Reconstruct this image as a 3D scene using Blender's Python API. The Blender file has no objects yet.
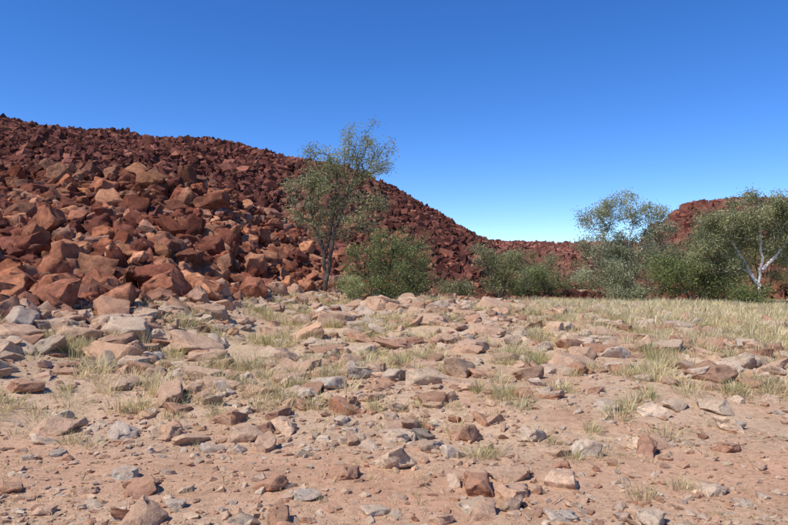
import bpy, bmesh, math, random
import numpy as np
from mathutils import Vector, noise as mnoise

rng = np.random.default_rng(7)
random.seed(7)
scene = bpy.context.scene
scene.view_settings.view_transform = 'Standard'
scene.view_settings.look = 'None'
scene.view_settings.exposure = 0

# ------------------------------------------------------------ helpers
def hash2(ix, iy, seed):
    h = (ix.astype(np.int64)*374761393 + iy.astype(np.int64)*668265263 + seed*1442695041) & 0x7fffffff
    h = ((h ^ (h >> 13))*1274126177) & 0x7fffffff
    h = (h ^ (h >> 16)) & 0xffff
    return h/65535.0

def vnoise(x, y, scale=1.0, seed=0):
    x = np.asarray(x, float)*scale; y = np.asarray(y, float)*scale
    ix = np.floor(x); iy = np.floor(y)
    fx = x-ix; fy = y-iy
    fx = fx*fx*(3-2*fx); fy = fy*fy*(3-2*fy)
    a = hash2(ix, iy, seed); b = hash2(ix+1, iy, seed)
    c = hash2(ix, iy+1, seed); d = hash2(ix+1, iy+1, seed)
    return (a*(1-fx)+b*fx)*(1-fy)+(c*(1-fx)+d*fx)*fy

def fbm(x, y, scale, seed=0, octs=4):
    s = 0; a = 1; t = 0
    for o in range(octs):
        s = s + a*vnoise(x, y, scale*2**o, seed+o*17); t += a; a *= .5
    return s/t

def sstep(a, b, x):
    t = np.clip((x-a)/(b-a), 0, 1)
    return t*t*(3-2*t)

# ------------------------------------------------------------ terrain functions
A_t = [-1.6, -.9, -.62, -.415, -.281, -.21, -.10, .057, .135, .2]
A_f = [7.8, 9.6, 10.7, 12.6, 15.4, 18.2, 22.3, 26, 29, 32]
A_c = [22, 24, 25, 27, 28, 29, 30, 33, 34, 35]
A_z = [6.4, 5.9, 5.7, 5.5, 5.3, 4.1, 2.5, 1.0, .4, -.6]
def footdist(x, y):
    return np.interp(x/np.maximum(y, 1), A_t, A_f)-y
def ground(x, y):
    x = np.asarray(x, float); y = np.asarray(y, float)
    near = np.clip(1-np.hypot(x, y)/200, 0, 1)
    z = (fbm(x, y, .25, 3, 3)-.5)*.30*sstep(5, 12, y)*near
    z = z + (fbm(x, y, 1.3, 9, 4)-.5)*.07*near
    z = z + .20*sstep(6.0, 8.0, y+.35*np.sin(x*.9))*near
    z = z + .22*sstep(1, -7, x)*sstep(7, 14, y)
    z = z + .46*sstep(5.0, .2, footdist(x, y))*sstep(4, -1, x)*sstep(60, 30, y)
    z = z - .22*sstep(15, 28, y)*sstep(3, 10, x)
    z = z + .42*np.exp(-((x-1.6)/3.8)**2-((y-18)/5)**2)
    z = z + .22*np.exp(-((x-9.5)/4)**2-((y-21)/4)**2)
    return z

def dirtmask(x, y):
    w = .5*np.sin(x*.8+1)+.3*np.sin(x*2.1)
    band = sstep(6.2, 5.2, y+w*.6)*sstep(3.9, 4.8, y+.25*w+.2)
    n = fbm(x, y, .7, 41, 3)
    patch = sstep(.58, .70, n)*.65
    return np.clip(np.maximum(band*(.58+.8*(n-.3)), patch*sstep(13, 8, y)), 0, 1)

def hillA(x, y):
    t = x/np.maximum(y, 1)
    f = np.interp(t, A_t, A_f); c = np.interp(t, A_t, A_c); z = np.interp(t, A_t, A_z)
    s = (y-f)/(c-f)
    h = np.where(s < 1, np.clip(s, -.3, 1)*(z+.0), z-(y-c)*.12)
    h = h + (fbm(x, y, .35, 77, 3)-.5)*1.1*np.clip(s*1.3, 0, 1)*np.clip(z/3, 0, 1)
    return h

B_t = [-1.6, -.62, -.51, -.415, -.257, -.15, -.075, .01, .072, .15, .19, .25, .32]
B_c = [60, 60, 62, 64, 65, 65, 65, 62, 60, 58, 57, 56, 55]
B_z = [16.4, 15.1, 14.6, 13.9, 13.6, 12.0, 11.0, 8.1, 6.1, 3.8, 2.4, .4, -1.5]
def hillB(x, y):
    t = x/np.maximum(y, 1)
    c = np.interp(t, B_t, B_c); z = np.interp(t, B_t, B_z)
    f = 27+np.clip(t, -.1, .3)*28
    s = np.clip((y-f)/(c-f), -.2, 1.6)
    h = np.where(s < 0, s*3, np.where(s < 1, z*np.sin(np.clip(s, 0, 1)*1.5)/np.sin(1.5), z-(s-1)*3))
    return h + (fbm(x, y, .12, 55, 4)-.5)*1.7*np.clip(s*1.5, 0, 1)*np.clip(z/4, 0, 1)

def hillC(x, y):
    t = x/np.maximum(y, 1)
    z = np.interp(t, [-.1, .1, .2, .3, .42, .6, .9], [6.3, 6.7, 6.4, 5.9, 6.2, 6.7, 6])
    s = np.clip((y-52)/(112-52), -.2, 2)
    h = np.where(s < 1, z*s, z-(s-1)*6)
    return h + (fbm(x, y, .06, 15, 4)-.5)*1.4*np.clip(s*2, 0, 1)

def hillD(x, y):
    t = x/np.maximum(y, 1)
    z = np.interp(t, [.28, .34, .38, .415, .47, .535, .62, .9, 1.3], [-1.5, -.2, 2.4, 4.8, 6.6, 7.1, 7.3, 7.8, 8])
    s = np.clip((y-36)/(54-36), -.2, 1.8)
    h = np.where(s < 1, z*np.sin(np.clip(s, -.2, 1)*1.5), z-(s-1)*3)
    return h + (fbm(x, y, .15, 25, 4)-.5)*1.2*np.clip(s*2, 0, 1)*np.clip(z/4, 0, 1)

# ------------------------------------------------------------ mesh creation
def make_mesh(name, verts, loops, sizes, col=None, mats=(), matidx=None, smooth=False):
    me = bpy.data.meshes.new(name)
    verts = np.ascontiguousarray(verts, dtype=np.float32)
    nl = len(loops)
    me.vertices.add(len(verts)); me.vertices.foreach_set('co', verts.ravel())
    me.loops.add(nl); me.loops.foreach_set('vertex_index', np.asarray(loops, dtype=np.int32))
    sizes = np.asarray(sizes, dtype=np.int32)
    starts = np.concatenate([[0], np.cumsum(sizes)[:-1]]).astype(np.int32)
    me.polygons.add(len(sizes)); me.polygons.foreach_set('loop_start', starts)
    try: me.polygons.foreach_set('loop_total', sizes)
    except Exception: pass
    if matidx is not None: me.polygons.foreach_set('material_index', np.asarray(matidx, dtype=np.int32))
    me.polygons.foreach_set('use_smooth', np.full(len(sizes), smooth, dtype=bool))
    me.update(calc_edges=True)
    if col is not None:
        a = me.attributes.new('tint', 'FLOAT_COLOR', 'POINT')
        c = np.ones((len(verts), 4), dtype=np.float32); c[:, :3] = col
        a.data.foreach_set('color', c.ravel())
    for m in mats: me.materials.append(m)
    ob = bpy.data.objects.new(name, me)
    scene.collection.objects.link(ob)
    return ob

def grid_mesh(name, xs, ys, zf, mat, col=None):
    X, Y = np.meshgrid(xs, ys)
    Z = zf(X, Y)
    nx, ny = len(xs), len(ys)
    v = np.stack([X, Y, Z], -1).reshape(-1, 3)
    i = np.arange(nx*ny).reshape(ny, nx)
    f = np.stack([i[:-1, :-1], i[:-1, 1:], i[1:, 1:], i[1:, :-1]], -1).reshape(-1, 4)
    c = None
    if col is not None: c = col(X, Y).reshape(-1, 3)
    return make_mesh(name, v, f.ravel(), np.full(len(f), 4), c, [mat], None, True)

# ------------------------------------------------------------ materials
def new_mat(name):
    m = bpy.data.materials.new(name); m.use_nodes = True
    nt = m.node_tree
    b = nt.nodes['Principled BSDF']
    return m, nt, b

def N(nt, t, **kw):
    n = nt.nodes.new(t)
    for k, v in kw.items(): setattr(n, k, v)
    return n

def ramp(nt, stops):
    r = N(nt, 'ShaderNodeValToRGB')
    el = r.color_ramp.elements
    while len(el) < len(stops): el.new(.5)
    for e, (p, c) in zip(el, stops):
        e.position = p; e.color = (*c, 1) if len(c) == 3 else c
    return r

def noise_tex(nt, scale, detail=6, rough=.6):
    n = N(nt, 'ShaderNodeTexNoise'); n.inputs['Scale'].default_value = scale
    n.inputs['Detail'].default_value = detail; n.inputs['Roughness'].default_value = rough
    return n

def mix(nt, a, b, fac, mode='MIX'):
    m = N(nt, 'ShaderNodeMix', data_type='RGBA', blend_type=mode)
    L = nt.links.new
    for sock, v in ((m.inputs[0], fac), (m.inputs[6], a), (m.inputs[7], b)):
        if hasattr(v, 'is_output'): L(v, sock)
        elif isinstance(v, tuple): sock.default_value = (*v, 1)
        else: sock.default_value = v
    return m.outputs[2]

def rock_mat(name, patina, scale=1.0, patina_amt=.5, bump=.6, dust=None):
    m, nt, b = new_mat(name); L = nt.links.new
    tc = N(nt, 'ShaderNodeTexCoord'); at = N(nt, 'ShaderNodeAttribute', attribute_name='tint')
    n1 = noise_tex(nt, 1.6*scale, 3, .6); n2 = noise_tex(nt, 9*scale, 5, .7); n3 = noise_tex(nt, 45*scale, 3, .7)
    for n in (n1, n2, n3): L(tc.outputs['Object'], n.inputs['Vector'])
    r1 = ramp(nt, [(.42, (0, 0, 0)), (.62, (1, 1, 1))]); L(n1.outputs[0], r1.inputs[0])
    mu = N(nt, 'ShaderNodeMath', operation='MULTIPLY'); L(r1.outputs[0], mu.inputs[0]); mu.inputs[1].default_value = patina_amt
    c = mix(nt, at.outputs['Color'], patina, mu.outputs[0])
    r2 = ramp(nt, [(.3, (.6, .57, .55)), (.5, (1, 1, 1)), (.72, (1.35, 1.25, 1.15))]); L(n2.outputs[0], r2.inputs[0])
    c = mix(nt, c, r2.outputs[0], 1.0, 'MULTIPLY')
    r3 = ramp(nt, [(.3, (.7, .7, .7)), (.6, (1.12, 1.12, 1.12))]); L(n3.outputs[0], r3.inputs[0])
    c = mix(nt, c, r3.outputs[0], .9, 'MULTIPLY')
    if dust:
        g = N(nt, 'ShaderNodeNewGeometry'); sx = N(nt, 'ShaderNodeSeparateXYZ'); L(g.outputs['Normal'], sx.inputs[0])
        mr = N(nt, 'ShaderNodeMapRange'); L(sx.outputs['Z'], mr.inputs[0])
        mr.inputs[1].default_value = .3; mr.inputs[2].default_value = 1; mr.inputs[4].default_value = .3
        c = mix(nt, c, dust, mr.outputs[0])
    L(c, b.inputs['Base Color']); b.inputs['Roughness'].default_value = .9
    b.inputs['Specular IOR Level'].default_value = .05
    bp = N(nt, 'ShaderNodeBump'); bp.inputs['Strength'].default_value = bump; bp.inputs['Distance'].default_value = .05
    ad = N(nt, 'ShaderNodeMath', operation='MULTIPLY_ADD'); L(n3.outputs[0], ad.inputs[0]); ad.inputs[1].default_value = .35; L(n2.outputs[0], ad.inputs[2])
    L(ad.outputs[0], bp.inputs['Height']); L(bp.outputs[0], b.inputs['Normal'])
    return m

mat_boulder = rock_mat('boulder_rock', (.12, .042, .028), 1.0, .6, .8)
mat_hill = rock_mat('hill_rock', (.07, .024, .018), .6, .5, .5)
mat_stone = rock_mat('ground_stone', (.42, .255, .16), 3.0, .45, .6, dust=(.54, .36, .235))

def core_mat(name, ca, cb):
    m, nt, b = new_mat(name); L = nt.links.new
    tc = N(nt, 'ShaderNodeTexCoord'); n = noise_tex(nt, 1.2, 4, .7); L(tc.outputs['Object'], n.inputs['Vector'])
    r = ramp(nt, [(.35, ca), (.65, cb)]); L(n.outputs[0], r.inputs[0]); L(r.outputs[0], b.inputs['Base Color'])
    b.inputs['Roughness'].default_value = .95
    v = N(nt, 'ShaderNodeTexVoronoi'); v.inputs['Scale'].default_value = 1.6; L(tc.outputs['Object'], v.inputs['Vector'])
    bp = N(nt, 'ShaderNodeBump'); bp.inputs['Distance'].default_value = .4; L(v.outputs['Distance'], bp.inputs['Height']); L(bp.outputs[0], b.inputs['Normal'])
    return m
mat_core = core_mat('hill_core', (.05, .02, .014), (.10, .04, .026))  # near-black core colour paints deep shade into the gaps between rocks
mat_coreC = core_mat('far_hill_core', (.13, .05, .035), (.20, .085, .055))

# ground material
m_ground, nt, b = new_mat('desert_soil'); L = nt.links.new
tc = N(nt, 'ShaderNodeTexCoord'); at = N(nt, 'ShaderNodeAttribute', attribute_name='tint')
n1 = noise_tex(nt, .9, 5, .65); n2 = noise_tex(nt, 14, 6, .7); n3 = noise_tex(nt, 90, 4, .7)
vo = N(nt, 'ShaderNodeTexVoronoi'); vo.inputs['Scale'].default_value = 38
for n in (n1, n2, n3, vo): L(tc.outputs['Object'], n.inputs['Vector'])
r1 = ramp(nt, [(.3, (.80, .78, .76)), (.5, (1, 1, 1)), (.7, (1.12, 1.1, 1.08))]); L(n1.outputs[0], r1.inputs[0])
c = mix(nt, at.outputs['Color'], r1.outputs[0], 1.0, 'MULTIPLY')
r2 = ramp(nt, [(.3, (.72, .69, .66)), (.52, (1, 1, 1)), (.7, (1.15, 1.15, 1.15))]); L(n2.outputs[0], r2.inputs[0])
c = mix(nt, c, r2.outputs[0], 1.0, 'MULTIPLY')
sp = ramp(nt, [(.0, (1, 1, 1)), (.22, (1, 1, 1)), (.3, (0, 0, 0))]); L(vo.outputs['Distance'], sp.inputs[0])
hs = N(nt, 'ShaderNodeSeparateColor'); L(vo.outputs['Color'], hs.inputs[0])
gt = N(nt, 'ShaderNodeMath', operation='GREATER_THAN'); L(hs.outputs[0], gt.inputs[0]); gt.inputs[1].default_value = .58
mm = N(nt, 'ShaderNodeMath', operation='MULTIPLY'); L(gt.outputs[0], mm.inputs[0]); L(sp.outputs[0], mm.inputs[1])
pc = ramp(nt, [(0, (.24, .13, .08)), (.35, (.38, .25, .165)), (.65, (.52, .40, .28)), (1, (.34, .26, .19))]); L(hs.outputs[1], pc.inputs[0])
m2 = N(nt, 'ShaderNodeMath', operation='MULTIPLY'); L(mm.outputs[0], m2.inputs[0]); m2.inputs[1].default_value = .75
c = mix(nt, c, pc.outputs[0], m2.outputs[0])
L(c, b.inputs['Base Color']); b.inputs['Roughness'].default_value = .95; b.inputs['Specular IOR Level'].default_value = .05
bp = N(nt, 'ShaderNodeBump'); bp.inputs['Distance'].default_value = .02; bp.inputs['Strength'].default_value = .9
ad = N(nt, 'ShaderNodeMath', operation='MULTIPLY_ADD'); L(mm.outputs[0], ad.inputs[0]); ad.inputs[1].default_value = .4; L(n2.outputs[0], ad.inputs[2])
ad2 = N(nt, 'ShaderNodeMath', operation='MULTIPLY_ADD'); L(n3.outputs[0], ad2.inputs[0]); ad2.inputs[1].default_value = .5; L(ad.outputs[0], ad2.inputs[2])
L(ad2.outputs[0], bp.inputs['Height']); L(bp.outputs[0], b.inputs['Normal'])

def leaf_mat(name, trans=.25, rough=.55):
    m, nt, b = new_mat(name); L = nt.links.new
    at = N(nt, 'ShaderNodeAttribute', attribute_name='tint')
    L(at.outputs['Color'], b.inputs['Base Color']); b.inputs['Roughness'].default_value = rough
    b.inputs['Specular IOR Level'].default_value = .2
    tr = N(nt, 'ShaderNodeBsdfTranslucent'); L(at.outputs['Color'], tr.inputs[0])
    ms = N(nt, 'ShaderNodeMixShader'); ms.inputs[0].default_value = trans
    L(b.outputs[0], ms.inputs[1]); L(tr.outputs[0], ms.inputs[2])
    L(ms.outputs[0], nt.nodes['Material Output'].inputs['Surface'])
    return m
mat_leaf = leaf_mat('leaves', .35); mat_grass = leaf_mat('dry_grass_blades', .4, .7)

def bark_mat(name, a, bcol):
    m, nt, b = new_mat(name); L = nt.links.new
    tc = N(nt, 'ShaderNodeTexCoord'); mp = N(nt, 'ShaderNodeMapping'); mp.inputs['Scale'].default_value = (12, 12, 3)
    n = noise_tex(nt, 1.5, 6, .7); L(tc.outputs['Object'], mp.inputs[0]); L(mp.outputs[0], n.inputs['Vector'])
    r = ramp(nt, [(.38, a), (.6, bcol)]); L(n.outputs[0], r.inputs[0]); L(r.outputs[0], b.inputs['Base Color'])
    b.inputs['Roughness'].default_value = .85
    bp = N(nt, 'ShaderNodeBump'); bp.inputs['Distance'].default_value = .02; L(n.outputs[0], bp.inputs['Height']); L(bp.outputs[0], b.inputs['Normal'])
    return m
bark_dark = bark_mat('dark_bark', (.05, .038, .03), (.13, .10, .075))
bark_white = bark_mat('white_bark', (.40, .36, .31), (.78, .75, .69))

# ------------------------------------------------------------ ground
def ground_col(X, Y):
    d = dirtmask(X, Y)[..., None]
    base = np.array([.55, .38, .25]); dirt = np.array([.56, .325, .20]); straw = np.array([.62, .50, .30])
    c = base*(1-d)+dirt*d
    g = (sstep(1, 5, X-.1*Y)*sstep(9, 15, Y)*sstep(.25, .45, fbm(X, Y, .4, 91, 3)))[..., None]*.9
    c = c*(1-g)+straw*g
    g2 = (sstep(.45, .6, fbm(X, Y, .6, 33, 3))*sstep(6, 9, Y))[..., None]*.35
    c = c*(1-g2)+np.array([.58, .45, .27])*g2
    r = (sstep(2.0, -.5, footdist(X, Y))*sstep(3, -1, X))[..., None]*.45
    c = c*(1-r)+np.array([.36, .22, .145])*r
    far = sstep(45, 90, np.hypot(X, Y))[..., None]
    return c*(1-far)+np.array([.25, .13, .08])*far
s = np.linspace(-1, 1, 561)
xs = 2.6*np.sinh(s*7.2)
s0 = np.arcsinh(-60/2.6); s1 = np.arcsinh(1800/2.6)
ys = 4.5+2.6*np.sinh(np.linspace(s0, s1, 560))
grid_mesh('ground', xs, ys, ground, m_ground, ground_col)

# ------------------------------------------------------------ rock shapes
def rock_shape(seed, nplanes=9, bevel=.07, hi=True, disp=.03, tilt=.22):
    r = np.random.default_rng(seed)
    nrm = [(1, 0, 0), (-1, 0, 0), (0, 1, 0), (0, -1, 0), (0, 0, 1), (0, 0, -1)]
    ds = list(r.uniform(.75, 1.0, 6))
    P = [np.array(n, float)+r.normal(0, tilt, 3) for n in nrm]
    for i in range(nplanes-6+2):
        n = r.normal(0, 1, 3); P.append(n); ds.append(r.uniform(.7, 1.0))
    P = np.array([p/np.linalg.norm(p) for p in P]); ds = np.array(ds)
    pts = []
    n = len(P)
    for i in range(n):
        for j in range(i+1, n):
            for k in range(j+1, n):
                M = P[[i, j, k]]
                if abs(np.linalg.det(M)) < 1e-3: continue
                x = np.linalg.solve(M, ds[[i, j, k]])
                if np.all(P@x <= ds+1e-6): pts.append(x)
    bm = bmesh.new()
    for p in pts: bm.verts.new(p)
    bmesh.ops.remove_doubles(bm, verts=bm.verts, dist=.04)
    res = bmesh.ops.convex_hull(bm, input=bm.verts)
    junk = [g for g in res['geom_interior'] if isinstance(g, bmesh.types.BMVert)]
    if junk: bmesh.ops.delete(bm, geom=junk, context='VERTS')
    bmesh.ops.dissolve_limit(bm, angle_limit=math.radians(6), verts=bm.verts, edges=bm.edges)
    if bevel > 0:
        bmesh.ops.bevel(bm, geom=list(bm.edges)+list(bm.verts), offset=bevel, segments=2 if hi else 1, profile=.5, affect='EDGES', clamp_overlap=True)
    bmesh.ops.triangulate(bm, faces=bm.faces)
    if hi:
        for _ in range(2):
            long = [e for e in bm.edges if e.calc_length() > .38]
            if long: bmesh.ops.subdivide_edges(bm, edges=long, cuts=1)
            bmesh.ops.triangulate(bm, faces=bm.faces)
        off = Vector(r.uniform(-50, 50, 3))
        bm.normal_update()
        for v in bm.verts:
            q = v.co*1.7+off
            v.co += v.normal*(mnoise.noise(q)*disp*2.6+mnoise.noise(q*3.3)*disp*1.3)
    bm.verts.index_update()
    V = np.array([v.co[:] for v in bm.verts]); F = np.array([[v.index for v in f.verts] for f in bm.faces])
    bm.free()
    V /= np.abs(V).max()
    return V, F

hi_shapes = [rock_shape(i, 10, bevel=.09, disp=.06) for i in range(24)]
round_shapes = [rock_shape(200+i, 14, bevel=.19, disp=.08) for i in range(18)]
lo_shapes = [rock_shape(100+i, 9, bevel=0, hi=False) for i in range(24)]

def rotm(yaw, pit, rol):
    cy, sy, cp, sp_, cr, sr = np.cos(yaw), np.sin(yaw), np.cos(pit), np.sin(pit), np.cos(rol), np.sin(rol)
    R = np.empty((len(yaw), 3, 3))
    R[:, 0, 0] = cy*cp; R[:, 0, 1] = cy*sp_*sr-sy*cr; R[:, 0, 2] = cy*sp_*cr+sy*sr
    R[:, 1, 0] = sy*cp; R[:, 1, 1] = sy*sp_*sr+cy*cr; R[:, 1, 2] = sy*sp_*cr-cy*sr
    R[:, 2, 0] = -sp_; R[:, 2, 1] = cp*sr; R[:, 2, 2] = cp*cr
    return R

def rocks(name, pos, half, rot, col, shapes, mat, smooth=True, parent=None):
    n = len(pos); vi = rng.integers(0, len(shapes), n)
    R = rotm(*rot)
    Vs, Fs, Cs = [], [], []; base = 0
    for k, (V, F) in enumerate(shapes):
        idx = np.where(vi == k)[0]
        if len(idx) == 0: continue
        W = V[None]*half[idx][:, None, :]
        W = np.einsum('nij,nvj->nvi', R[idx], W)+pos[idx][:, None, :]
        nv = len(V)
        FF = F[None]+(base+np.arange(len(idx))*nv)[:, None, None]
        Vs.append(W.reshape(-1, 3)); Fs.append(FF.reshape(-1, 3)); Cs.append(np.repeat(col[idx], nv, 0)); base += nv*len(idx)
    F = np.concatenate(Fs)
    ob = make_mesh(name, np.concatenate(Vs), F.ravel(), np.full(len(F), 3), np.concatenate(Cs), [mat], None, smooth)
    if parent: ob.parent = parent
    return ob

def palette(n, cols, w, jit=.12, hue=.025):
    cols = np.array(cols); w = np.array(w, float); w /= w.sum()
    c = cols[rng.choice(len(cols), n, p=w)]
    return np.clip(c*(1+rng.normal(0, jit, (n, 1)))*(1+rng.normal(0, hue, (n, 1))*np.array([1, 0, -1.5])), .01, .9)

# ------------------------------------------------------------ hills
obA = grid_mesh('boulder_hill', np.linspace(-45, 9, 120), np.linspace(7, 40, 80), lambda X, Y: hillA(X, Y)-.4, mat_core)
obB = grid_mesh('rocky_hill', np.linspace(-110, 22, 180), np.linspace(20, 100, 120), lambda X, Y: hillB(X, Y)-.25, mat_core)
obC = grid_mesh('distant_hill', np.linspace(-25, 160, 180), np.linspace(42, 220, 120), lambda X, Y: hillC(X, Y)-.3, mat_coreC)
obD = grid_mesh('rocky_hill', np.linspace(10, 100, 130), np.linspace(32, 80, 80), lambda X, Y: hillD(X, Y)-.25, mat_core)

boulder_cols = [(.36, .148, .083), (.25, .09, .055), (.49, .24, .138), (.16, .058, .04), (.34, .175, .115)]
tan_cols = [(.52, .34, .235), (.46, .27, .18), (.56, .41, .30)]
def field(n, xr, yr): return rng.uniform(*xr, n), rng.uniform(*yr, n)
P, H = [], []
for npt, smin, smax, lift in ((11500, .12, .25, -.05), (7600, .19, .42, .14), (1050, .34, .60, .28)):
    x, y = field(npt, (-30, 6), (8, 37))
    t = x/y
    f = np.interp(t, A_t, A_f); c = np.interp(t, A_t, A_c)
    h = np.maximum(hillA(x, y), hillB(x, y)); g = ground(x, y)
    keep = (y > f-.3+rng.normal(0, .8, npt)) & (y < c+5) & (h > g-.9) & (t < .16) & (t > -1.15)
    if smax > .5: keep &= (t < -.06)
    x, y, h, g = x[keep], y[keep], h[keep], g[keep]
    s = smin+(smax-smin)*rng.random(len(x))**1.6
    if smax > .3: s = s*np.interp(x/y, [-.2, 0, .1], [1, .8, .6])
    P.append(np.stack([x, y, np.maximum(h, g)+lift*rng.uniform(0, 1.4, len(x))], 1))
    H.append(s[:, None]*np.stack([rng.uniform(.95, 1.35, len(x)), rng.uniform(.8, 1.1, len(x)), rng.uniform(.65, 1.0, len(x))], 1))
P = np.concatenate(P); H = np.concatenate(H); n = len(P)
col = palette(n, boulder_cols, [3, 3, 2, 1.8, 1.5], .2, .05)
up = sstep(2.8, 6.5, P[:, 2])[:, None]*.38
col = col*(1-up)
base_ = (sstep(-1.8, .6, footdist(P[:, 0], P[:, 1]))*rng.random(n))[:, None]
col = col*(1-base_)+palette(n, tan_cols, [1, 1.3, .7])*base_
rot = (rng.uniform(0, 6.28, n), rng.normal(0, .5, n), rng.normal(.1, .5, n))
print('A rocks', n)
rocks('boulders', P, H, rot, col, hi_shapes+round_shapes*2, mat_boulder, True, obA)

big = [(-6.3, 11.9, .5), (-5.4, 12.6, .5), (-7.4, 12.1, .46), (-5.4, 14.9, .6), (-8.3, 16.5, .5), (-6.1, 13.4, .6), (-7.0, 13.3, .6), (-8.2, 13.6, .6),
       (-7.0, 24.5, .7), (-6.2, 17.2, .5), (-4.7, 19.5, .5), (-9.8, 18, .6), (-11, 24, .7), (-7.9, 15.0, .62), (-2.9, 20.9, .42), (-4.6, 15.6, .5), (-3.9, 17.6, .48)]
Pb = np.array([[a, bb, float(max(hillA(np.array(a), np.array(bb)), ground(np.array(a), np.array(bb))))+.28] for a, bb, s_ in big])
Hb = np.array([[s_*1.15, s_*.9, s_*.8] for *_, s_ in big])
nb = len(big)
rocks('large_boulders', Pb, Hb, (rng.uniform(0, 6.28, nb), rng.normal(0, .3, nb), rng.normal(0, .3, nb)), palette(nb, [(.48, .215, .12), (.39, .16, .09)], [1, 1], .1), round_shapes, mat_boulder, True, obA)

def hill_rocks(name, npt, xr, yr, hf, smin, smax, lift, cols, parent, cond):
    x, y = field(npt, xr, yr); h = hf(x, y); g = ground(x, y)
    keep = (h > g-.2) & cond(x, y)
    x, y, h = x[keep], y[keep], h[keep]; n = len(x)
    s = smin+(smax-smin)*rng.random(n)**2.6
    P = np.stack([x, y, h+lift*rng.uniform(-.3, 1.2, n)], 1)
    H = s[:, None]*np.stack([rng.uniform(.9, 1.4, n), rng.uniform(.8, 1.1, n), rng.uniform(.6, 1.0, n)], 1)
    print(name, n)
    rocks(name, P, H, (rng.uniform(0, 6.28, n), rng.normal(0, .5, n), rng.normal(0, .5, n)), palette(n, cols, [1]*len(cols), .22), lo_shapes, mat_hill, False, parent)
dark = [(.175, .067, .048), (.125, .045, .034), (.235, .095, .065), (.09, .035, .028)]
hill_rocks('hill_rocks', 76000, (-60, 17), (26, 70), hillB, .13, .46, .18, dark, obB, lambda x, y: (np.abs(x/y) < .9) & ((y > 33) | (x > -9)))
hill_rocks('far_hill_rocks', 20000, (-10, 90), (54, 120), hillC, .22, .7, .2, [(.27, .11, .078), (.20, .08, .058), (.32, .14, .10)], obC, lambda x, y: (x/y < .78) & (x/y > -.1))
hill_rocks('hill_rocks', 24000, (13, 58), (36, 62), hillD, .15, .55, .2, [(.22, .083, .057), (.16, .06, .043), (.28, .115, .077)], obD, lambda x, y: (x/y < .9))

# ------------------------------------------------------------ stones on the ground
stone_cols = [(.55, .38, .26), (.51, .32, .21), (.59, .455, .325), (.42, .23, .145), (.46, .385, .30), (.57, .465, .355), (.34, .165, .10), (.51, .41, .31)]
SW = (3, 3, 2.6, 2.2, .8, 1.3, 1.1, .6)
def stones(name, npt, tr, yr, smin, smax, power, shapes, smooth, dens, sink=.25, bias=False, w=SW, near_scale=True):
    if bias:
        y = np.exp(rng.uniform(math.log(yr[0]), math.log(yr[1]), npt)); x = rng.uniform(-tr, tr, npt)*y
    else:
        y = np.sqrt(rng.uniform(yr[0]**2, yr[1]**2, npt)); x = rng.uniform(-tr, tr, npt)*y
    keep = (footdist(x, y) > -1.0) & (rng.random(npt) < dens(x, y))
    x, y = x[keep], y[keep]; n = len(x)
    s = smin+(smax-smin)*rng.random(n)**power
    if near_scale: s = s*np.interp(y, [4, 7, 11], [.46, .76, 1])
    H = s[:, None]*np.stack([rng.uniform(.9, 1.45, n), rng.uniform(.75, 1.1, n), rng.uniform(.4, .8, n)], 1)
    P = np.stack([x, y, ground(x, y)+H[:, 2]*(.4-sink*rng.uniform(0, 2.6, n))], 1)
    c = palette(n, stone_cols, w, .13)
    red = (sstep(2.5, -.5, footdist(x, y))*sstep(4, -2, x)*rng.random(n))[:, None]
    c = c*(1-red*.75)+palette(n, boulder_cols, [2, 1, 3, 1, 2])*red*.75
    print(name, n)
    return rocks(name, P, H, (rng.uniform(0, 6.28, n), rng.normal(0, .22, n), rng.normal(0, .22, n)), c, shapes, mat_stone, smooth)
def dens(x, y):
    cl = fbm(x, y, .55, 61, 3)
    d = (1-.9*dirtmask(x, y))*np.clip(.62+2.6*(cl-.44), .15, 1)
    d = d*(1-.85*sstep(3.5, 8, x-.15*y)*sstep(12, 17, y))
    return d
stones('scattered_stones', 21500, .95, (3.2, 31), .05, .30, 2.3, round_shapes*2+hi_shapes, True, dens)
stones('rubble', 5600, .95, (6, 29), .10, .38, 1.8, round_shapes+hi_shapes, True, lambda x, y: sstep(4.6, .3, footdist(x, y))*sstep(3.5, 0, x), near_scale=False)
stones('small_stones', 20000, .9, (2.6, 26), .012, .055, 1.9, lo_shapes, False, lambda x, y: np.clip(dens(x, y)+.09, 0, 1), bias=True, near_scale=False)
stones('pebbles', 26000, .9, (2.6, 14), .004, .016, 1.5, lo_shapes, False, lambda x, y: np.clip(dens(x, y)+.22, 0, 1), bias=True, near_scale=False)

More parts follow.
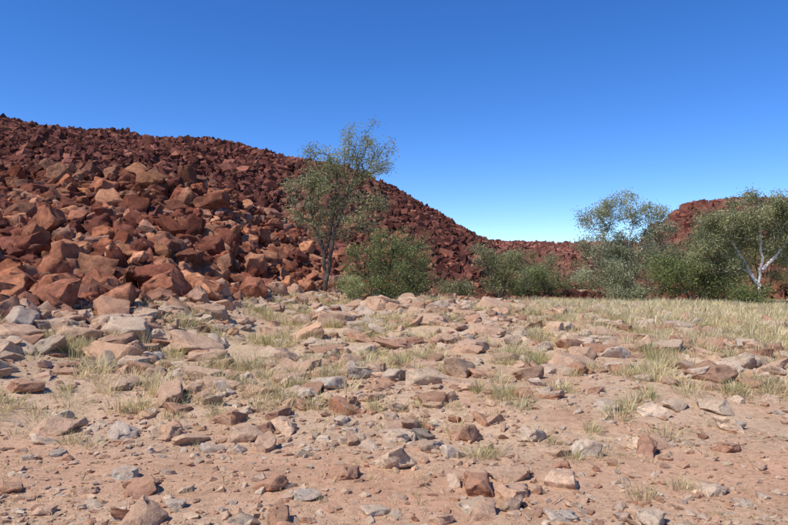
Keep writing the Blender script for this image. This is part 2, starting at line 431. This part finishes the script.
G = (.48, .42, .345); PK = (.56, .37, .25); TN = (.59, .46, .33); RB = (.40, .21, .13)
feat = [(-2.09, 4.94, .11, G), (-.63, 4.48, .10, G), (-1.64, 5.72, .11, G), (.32, 5.72, .10, G), (.25, 6.13, .14, (.26, .22, .18)), (-.37, 6.0, .12, TN),
        (-.9, 4.69, .07, RB), (-.42, 4.92, .12, RB), (.89, 4.9, .15, PK), (2.3, 4.63, .12, TN), (-1.49, 4.33, .08, G), (-.12, 4.17, .09, TN),
        (-2.77, 4.59, .10, RB), (-3.33, 6.25, .22, PK), (-3.4, 10.6, .5, PK), (-1.35, 14.5, .5, PK), (1.33, 11.1, .34, PK), (2.65, 9.4, .30, PK),
        (-4.5, 10.6, .42, TN), (-.24, 17, .5, PK), (2.98, 5.72, .12, RB), (1.64, 4.07, .09, TN), (-4.2, 7.3, .2, RB), (1.36, 5.2, .08, RB),
        (-3.67, 8.85, .25, TN), (-2.1, 7.8, .2, PK), (.3, 4.07, .08, PK), (-2.5, 13.2, .4, PK), (.8, 14.2, .4, PK), (3.1, 7.0, .14, TN), (3.4, 6.4, .12, G),
        (-1.75, 4.1, .08, TN), (-2.3, 4.2, .08, PK), (1.1, 4.1, .08, G), (-1.1, 8.6, .2, PK), (.9, 7.6, .15, PK), (4.5, 8.0, .15, RB), (1.9, 13, .35, PK), (2.6, 16.5, .4, PK), (-4.9, 9.8, .36, PK),
        (-2.9, 10.0, .3, PK), (-.6, 10.8, .28, TN), (.4, 9.3, .22, PK), (-1.9, 9.4, .2, TN), (3.9, 12, .3, TN), (-5.6, 9.4, .33, PK), (-5.1, 8.7, .24, TN)]
n = len(feat)
Pf = np.array([[a, bb, 0] for a, bb, s_, _ in feat]); Pf[:, 2] = ground(Pf[:, 0], Pf[:, 1])+np.array([f[2]*.12 for f in feat])
Hf = np.array([[f[2]*1.25, f[2]*.9, f[2]*.6] for f in feat])
rocks('large_stones', Pf, Hf, (rng.uniform(-.4, .4, n), rng.normal(0, .13, n), rng.normal(0, .13, n)), np.array([f[3] for f in feat]), round_shapes, mat_stone)

# ------------------------------------------------------------ grass
def blades(name, base, length, width, lean, az, col, bend=.5):
    n = len(base)
    d = np.stack([np.cos(az), np.sin(az), np.zeros(n)], 1); sd = np.stack([-np.sin(az+rng.normal(0, .8, n)), np.cos(az), np.zeros(n)], 1)
    up = np.array([0, 0, 1.0])
    p1 = base+length[:, None]*.5*(np.cos(lean)[:, None]*up+np.sin(lean)[:, None]*d)
    l2 = lean+bend*rng.uniform(.2, 1.4, n)
    p2 = p1+length[:, None]*.5*(np.cos(l2)[:, None]*up+np.sin(l2)[:, None]*d)
    w = width[:, None]*.5
    V = np.stack([base-sd*w, base+sd*w, p1+sd*w*.8, p1-sd*w*.8, p2], 1).reshape(-1, 3)
    o = (np.arange(n)*5)[:, None]
    loops = np.concatenate([o+np.array([[0, 1, 2, 3]]), o+np.array([[3, 2, 4]])], 1).ravel()
    sizes = np.tile([4, 3], n)
    return make_mesh(name, V, loops, sizes, np.repeat(col, 5, 0), [mat_grass])

def tufts(name, cx, cy, rad, hgt, nb_, cols, w, wid, gr=.4):
    nb_ = np.asarray(nb_).astype(int); n = len(cx); K = int(nb_.sum())
    ti = np.repeat(np.arange(n), nb_)
    a = rng.uniform(0, 6.28, K); r = rad[ti]; q = r*.6*np.sqrt(rng.random(K))
    bx, by = cx[ti]+q*np.cos(a), cy[ti]+q*np.sin(a)
    tone = rng.uniform(.85, 1.15, n)
    green = rng.random(n)**2
    C = palette(K, cols, w, .13)*tone[ti][:, None]
    C = C*(1-gr*green[ti][:, None]*np.array([1.0, .85, 1.3]))
    return blades(name, np.stack([bx, by, ground(bx, by)-.01], 1), hgt[ti]*rng.uniform(.45, 1.15, K), wid[ti], np.clip(q/r*1.3+rng.normal(0, .25, K), 0, 1.35), a+rng.normal(0, .5, K), C)
straw = [(.78, .65, .38), (.70, .55, .30), (.84, .73, .47), (.56, .49, .23), (.58, .44, .25)]
def pick(n, tr, yr, f):
    y = np.sqrt(rng.uniform(yr[0]**2, yr[1]**2, n)); x = rng.uniform(-tr, tr, n)*y
    k = (rng.random(n) < f(x, y)) & (footdist(x, y) > -.3)
    return x[k], y[k]
x, y = pick(13500, .95, (10, 34), lambda x, y: sstep(2.2, 5.6, x-.12*y+1.2)*sstep(10, 15.5, y+.2*x)*np.clip(3.2*fbm(x, y, .35, 91, 3)-.6, 0, 1))
n = len(x); print('grass R', n)
tufts('dry_grass', x, y, rng.uniform(.18, .45, n), rng.uniform(.15, .42, n), rng.integers(40, 75, n), straw, [4, 3, 5, 1, 1], np.interp(y, [12, 30], [.012, .024]), .2)
x, y = pick(10500, .95, (4.8, 30), lambda x, y: (1-dirtmask(x, y))*np.clip(5*fbm(x, y, .9, 33, 3)-2.0, 0, 1)*sstep(5, 8, y))
n = len(x); print('tufts', n)
tufts('grass_tufts', x, y, rng.uniform(.10, .34, n), rng.uniform(.10, .33, n)*np.interp(y, [5, 9], [.6, 1]), rng.integers(40, 90, n), straw, [4, 4, 3, 2, 2], np.interp(y, [5, 30], [.006, .018]), .42)
x, y = pick(3400, .9, (3.6, 14), lambda x, y: np.clip(3.5*fbm(x, y, 1.1, 133, 3)-1.2, 0, 1))
n = len(x)
tufts('grass_wisps', x, y, rng.uniform(.03, .10, n), rng.uniform(.03, .10, n), rng.integers(8, 30, n), straw, [4, 4, 3, 1, 3], np.full(n, .0035))
x = np.array([.76, .70, .84, 1.75, -3.0, -2.75, 2.1]); y = np.array([5.45, 5.4, 5.5, 4.5, 5.9, 5.8, 4.7]); n = len(x)
tufts('dry_scrub', x, y, np.full(n, .16), np.full(n, .16), np.full(n, 90), straw, [3, 3, 3, 2, 3], np.full(n, .004))
n = 900
y = np.sqrt(rng.uniform(14, 170, n)); x = rng.uniform(-.8, .8, n)*y
blades('dry_twigs', np.stack([x, y, ground(x, y)+.012], 1), rng.uniform(.06, .3, n), rng.uniform(.004, .009, n), rng.uniform(1.35, 1.52, n), rng.uniform(0, 6.28, n), palette(n, [(.30, .25, .20), (.16, .11, .08), (.45, .38, .30)], [1, 1, 1]), .05)

# ------------------------------------------------------------ trees
def tree(name, root, stems, blobs, ncl, nleaf, leaf, cols, w, bark, r0, clr=.28, seed=1, droop=.4):
    r = np.random.default_rng(seed)
    pts = []; par = []
    for st in stems:
        prev = -1
        st = np.array(st, float)
        for k in range(len(st)-1):
            for q in np.linspace(0, 1, 5)[(0 if k == 0 else 1):]:
                p = st[k]*(1-q)+st[k+1]*q
                p = p+r.normal(0, .025, 3)*(1 if prev >= 0 else 0)
                pts.append(p); par.append(prev); prev = len(pts)-1
    bl = np.array(blobs); wt = bl[:, 6]/bl[:, 6].sum()
    k = r.choice(len(bl), ncl, p=wt)
    d = r.normal(0, 1, (ncl, 3)); d /= np.linalg.norm(d, axis=1)[:, None]
    rad = r.uniform(.2, 1, ncl)**.5
    C = bl[k, :3]+d*rad[:, None]*bl[k, 3:6]*r.uniform(.8, 1.2, (ncl, 1))
    C = C[C[:, 2] > .12]
    stemP = np.array(pts)
    dist = np.min(np.linalg.norm(C[:, None]-stemP[None], axis=2), 1)
    C = C[np.argsort(dist)]
    tips = []
    for c in C:
        A = np.array(pts)
        dd = np.linalg.norm(A-c, axis=1)+.9*np.clip(A[:, 2]-c[2]+.15, 0, 9)
        j = int(np.argmin(dd)); a = A[j]; L_ = np.linalg.norm(c-a)
        m = max(2, int(L_/.28)); prev = j
        sag = r.normal(0, .09, 3)*L_
        for q in np.linspace(0, 1, m+1)[1:]:
            p = a*(1-q)+c*q+sag*math.sin(math.pi*q)+np.array([0, 0, .12*L_*math.sin(math.pi*q)])
            pts.append(p); par.append(prev); prev = len(pts)-1
        tips.append(prev)
    pts = np.array(pts); par = np.array(par)
    cnt = np.zeros(len(pts)); cnt[tips] = 1
    for i in range(len(pts)-1, -1, -1):
        if par[i] >= 0: cnt[par[i]] += cnt[i]
    cnt = np.maximum(cnt, 1)
    R = r0*(cnt/cnt.max())**.55; R = np.maximum(R, .004)
    root = np.array(root, float)
    V, Lp, Sz, Mi = [], [], [], []; base = 0
    for i in range(len(pts)):
        p = par[i]
        if p < 0: continue
        a, bq = pts[p], pts[i]; ax = bq-a; l = np.linalg.norm(ax)
        if l < 1e-5: continue
        ax /= l; u = np.cross(ax, [.31, .2, .93] if abs(ax[2]) < .9 else [1, .1, 0]); u /= np.linalg.norm(u); v = np.cross(ax, u)
        ns_ = 7 if R[i] > .03 else 4
        ra = min(R[p], R[i]*1.5); an = np.arange(ns_)/ns_*2*math.pi
        ring = np.cos(an)[:, None]*u+np.sin(an)[:, None]*v
        V.append(a-ax*ra*.3+ring*ra); V.append(bq+ring*R[i])
        for q in range(ns_):
            q2 = (q+1) % ns_; Lp += [base+q, base+q2, base+ns_+q2, base+ns_+q]; Sz.append(4); Mi.append(0)
        base += 2*ns_
    V = np.concatenate(V); Co = np.full((len(V), 3), .1)
    tip = pts[tips]; nt_ = len(tip)
    tone = r.uniform(.6, 1.3, nt_)
    lw = r.gamma(1.6, 1, nt_); lw /= lw.sum()
    n = nleaf; ti = r.choice(nt_, n, p=lw)
    par1 = pts[par[tips]]
    along = r.uniform(-1.2, .25, (n, 1))
    cen = tip[ti]+(tip[ti]-par1[ti])*along + r.normal(0, clr*.5, (n, 3))*np.array([1, 1, .8])
    cen[:, 2] = np.maximum(cen[:, 2], .04)
    dirv = r.normal(0, 1, (n, 3)); dirv[:, 2] -= droop; dirv /= np.linalg.norm(dirv, axis=1)[:, None]
    sd = np.cross(dirv, r.normal(0, 1, (n, 3))); sd /= np.linalg.norm(sd, axis=1)[:, None]
    ll = leaf[0]*r.uniform(.6, 1.3, (n, 1)); ww = leaf[1]*r.uniform(.7, 1.2, (n, 1))
    LV = np.stack([cen-dirv*ll*.5, cen+sd*ww*.5, cen+dirv*ll*.5, cen-sd*ww*.5], 1).reshape(-1, 3)
    col = np.array(cols)[r.choice(len(cols), n, p=np.array(w)/sum(w))]*tone[ti][:, None]*(1+r.normal(0, .15, (n, 1)))
    col = np.clip(col, .01, .8)
    V = np.concatenate([V, LV])+root; Co = np.concatenate([Co, np.repeat(col, 4, 0)])
    Lp = np.concatenate([np.array(Lp), base+np.arange(n*4)]); Sz = np.concatenate([np.array(Sz), np.full(n, 4)]); Mi = np.concatenate([np.array(Mi), np.full(n, 1)])
    return make_mesh(name, V, Lp, Sz, Co, [bark, mat_leaf], Mi)
def gz(x, y): return float(ground(np.array(x), np.array(y)))
olive = [(.28, .29, .13), (.35, .35, .17), (.21, .23, .10), (.42, .40, .23)]
grey = [(.33, .35, .19), (.40, .41, .25), (.25, .27, .14), (.48, .46, .31)]
green = [(.20, .23, .08), (.26, .29, .11), (.32, .34, .14), (.13, .16, .06)]

rx, ry = -2.3, 21.0
tree('acacia_tree', (rx, ry, gz(rx, ry)-.1), [
    [(0, 0, -.1), (.06, 0, .9), (-.05, 0, 1.6), (-.35, .1, 2.5), (-.5, 0, 3.4)],
    [(.03, 0, .3), (.18, -.1, 1.3), (.38, .1, 2.4), (.85, .1, 3.6), (1.35, 0, 4.9)],
    [(-.02, 0, 1.5), (.25, .1, 2.6), (.4, .2, 4.0)]],
    [(-.75, 0, 3.5, .7, .8, .8, 1.8), (.2, 0, 3.7, .8, .9, 1.1, 2.4), (-.1, 0, 4.6, .7, .7, .45, .9), (1.4, 0, 4.6, .95, .7, .8, 2.3), (1.35, 0, 5.4, .8, .5, .55, .8), (1.25, 0, 3.1, .95, .8, 1.1, 2.3), (.3, 0, 2.4, .9, .7, .6, 1.2), (-1.0, 0, 2.8, .5, .5, .4, .4)],
    270, 17500, (.09, .026), olive, [3, 3, 2, 2], bark_dark, .07, .28, 5)
rx, ry = -.15, 20.4
tree('green_bush', (rx, ry, gz(rx, ry)), [
    [(0, 0, -.1), (-.3, 0, .5), (-.6, 0, 1.3)], [(0.05, 0, -.1), (.2, 0, .6), (.5, 0, 1.2)], [(0, .1, -.1), (0, .1, 1.0), (.1, 0, 1.9)]],
    [(-.75, 0, 1.1, .8, .8, .95, 2.3), (.3, 0, 1.15, 1.0, .9, .9, 3), (-.1, 0, 2.0, .7, .7, .5, 1), (.9, 0, .7, .7, .7, .5, 1), (.7, 0, 1.9, .6, .6, .5, .5), (0, -.2, .5, 1.1, .6, .4, 1.5)],
    280, 19000, (.07, .026), green, [3, 3, 1, 3], bark_dark, .05, .28, 8)
rx, ry = -1.3, 19.4
tree('pale_shrub', (rx, ry, gz(rx, ry)), [[(0, 0, -.05), (-.1, 0, .5)], [(0, 0, -.05), (.15, 0, .5)]],
    [(0, 0, .5, .42, .4, .42, 1)], 70, 4200, (.06, .018), [(.42, .43, .18), (.50, .49, .25), (.32, .35, .14)], [1, 1, 1], bark_dark, .02, .15, 12, -.8)
def bush(name, x, y, wdt, h, n, cols, seed, leaf=(.09, .034), bark=bark_dark, clr=.36):
    st = [[(0, 0, -.1), (a*wdt*.25, 0, h*.4), (a*wdt*.55, .1, h*.75)] for a in (-1, -.3, .4, 1)]
    r = np.random.default_rng(seed)
    bl = [(r.uniform(-.7, .7)*wdt, r.uniform(-.4, .4), h*r.uniform(.25, .78), wdt*r.uniform(.3, .5), wdt*.4, h*r.uniform(.18, .3), 1) for _ in range(10)]
    tree(name, (x, y, gz(x, y)), st, bl, max(60, n//80), n, leaf, cols, [3, 3, 1.5, 1.5], bark, .05, clr, seed)
bush('acacia_shrub', 4.9, 29.5, 1.5, 2.9, 12000, olive, 21)
bush('acacia_shrub', 6.4, 33, 1.4, 1.9, 6000, green, 22)
bush('acacia_shrub', 2.9, 29, .9, 1.2, 3500, olive, 23)
bush('acacia_shrub', 8.0, 34, 1.8, 2.3, 8000, olive, 24)
bush('acacia_shrub', 13.2, 28, 2.3, 2.7, 18000, green, 25)
bush('acacia_shrub', 10.6, 29, 1.7, 2.2, 11000, grey, 26)
bush('acacia_shrub', 15.2, 31, 2.8, 4.0, 20000, olive, 27)
bush('acacia_shrub', 18.5, 32, 2.8, 4.2, 18000, olive, 28)
bush('acacia_shrub', 23, 33, 3, 3.8, 10000, olive, 29)
bush('acacia_shrub', 9.5, 37, 2.2, 2.8, 8000, green, 30)
bush('acacia_shrub', 13.5, 35, 2.6, 4.0, 14000, grey, 31)
bush('acacia_shrub', 15.0, 26.8, 1.1, 1.2, 5000, green, 32)
rx, ry = 10.4, 30.0
tree('eucalyptus_tree', (rx, ry, gz(rx, ry)), [
    [(0, 0, -.1), (.1, 0, 1.2), (-.3, 0, 2.4), (-.7, 0, 3.7)], [(.05, 0, .8), (.6, .1, 2.2), (.9, 0, 3.8), (.8, 0, 4.6)], [(.1, 0, 1.2), (1.1, 0, 2.4), (2.0, 0, 3.6)]],
    [(-.9, 0, 4.0, .9, .8, .75, 2.0), (.4, 0, 4.6, 1.1, .8, .75, 2.2), (1.9, 0, 3.9, .9, .8, .8, 1.8), (-.5, 0, 2.6, 1.3, .9, .9, 2.4), (1.1, 0, 2.6, 1.2, .9, .9, 2.2), (-1.2, 0, 1.3, .9, .8, .7, 1.5), (.6, 0, 1.3, 1, .8, .7, 1.3)],
    280, 27000, (.12, .036), grey, [3, 3, 2, 2], bark_white, .05, .34, 15)
rx, ry = 15.9, 27.6
tree('eucalyptus_tree', (rx, ry, gz(rx, ry)), [
    [(0, 0, -.1), (-.05, 0, 1.2), (.1, 0, 2.2), (-.1, 0, 3.6), (.2, 0, 4.6)], [(-.03, 0, 1.0), (-.8, .1, 2.2), (-1.5, 0, 3.5)], [(.1, 0, 1.7), (1.1, 0, 2.8), (1.8, 0, 3.9)]],
    [(-1.7, 0, 3.6, 1.2, .9, .95, 2.6), (0, 0, 4.3, 1.3, .9, .85, 2.6), (1.8, 0, 4.2, 1.1, .9, .95, 2.4), (-.4, .2, 3.2, 1.2, .9, .8, 2.4), (1.2, .2, 2.9, 1.1, .8, .8, 2.0), (-2.0, .2, 2.3, 1.0, .8, .8, 1.8), (1.9, 0, 1.9, .8, .7, .8, 1.0), (-1.2, .2, 1.9, .7, .6, .5, .8)],
    360, 42000, (.12, .036), olive, [3, 3, 2, 2], bark_white, .08, .36, 16)
rx, ry = 20.5, 30.0
tree('eucalyptus_tree', (rx, ry, gz(rx, ry)), [
    [(0, 0, -.1), (-.1, 0, 1.5), (.2, 0, 3), (0, 0, 4.2)], [(-.03, 0, 1.0), (-.8, .1, 2.4), (-1.3, 0, 3.5)]],
    [(-1.5, 0, 3.7, 1.0, .9, .9, 2.2), (0, 0, 4.5, 1.1, .9, .8, 2.2), (1.2, 0, 3.2, 1, .9, .8, 2), (-.8, 0, 2.4, 1.1, .9, .8, 1.6)],
    240, 20000, (.12, .036), grey, [3, 3, 2, 2], bark_white, .09, .36, 17)

# ------------------------------------------------------------ light, sky, camera
el = math.radians(54); az = math.radians(-125)
S = Vector((math.sin(az)*math.cos(el), math.cos(az)*math.cos(el), math.sin(el)))
sun = bpy.data.lights.new('sun', 'SUN'); sun.energy = 5.0; sun.angle = math.radians(.53); sun.color = (1, .94, .85)
so = bpy.data.objects.new('sun', sun); scene.collection.objects.link(so)
so.rotation_euler = S.to_track_quat('Z', 'Y').to_euler()
w = bpy.data.worlds.new('World'); scene.world = w; w.use_nodes = True
nt = w.node_tree; sky = nt.nodes.new('ShaderNodeTexSky'); sky.sky_type = 'NISHITA'; sky.sun_disc = False
sky.sun_elevation = el; sky.sun_rotation = az; sky.air_density = .9; sky.dust_density = 0.0; sky.ozone_density = 4.5; sky.altitude = 2200
hs = nt.nodes.new('ShaderNodeHueSaturation'); hs.inputs['Hue'].default_value = .510; hs.inputs['Saturation'].default_value = 1.25; hs.inputs['Value'].default_value = 1.5
bg = nt.nodes['Background']; bg.inputs['Strength'].default_value = .13
nt.links.new(sky.outputs[0], hs.inputs['Color']); nt.links.new(hs.outputs[0], bg.inputs[0])

cam = bpy.data.cameras.new('camera'); co = bpy.data.objects.new('camera', cam); scene.collection.objects.link(co)
cam.sensor_width = 36; cam.lens = 29.05; cam.clip_end = 5000; cam.clip_start = .05
co.location = (0, 0, 1.6); co.rotation_euler = (math.radians(90.68), 0, 0)
scene.camera = co
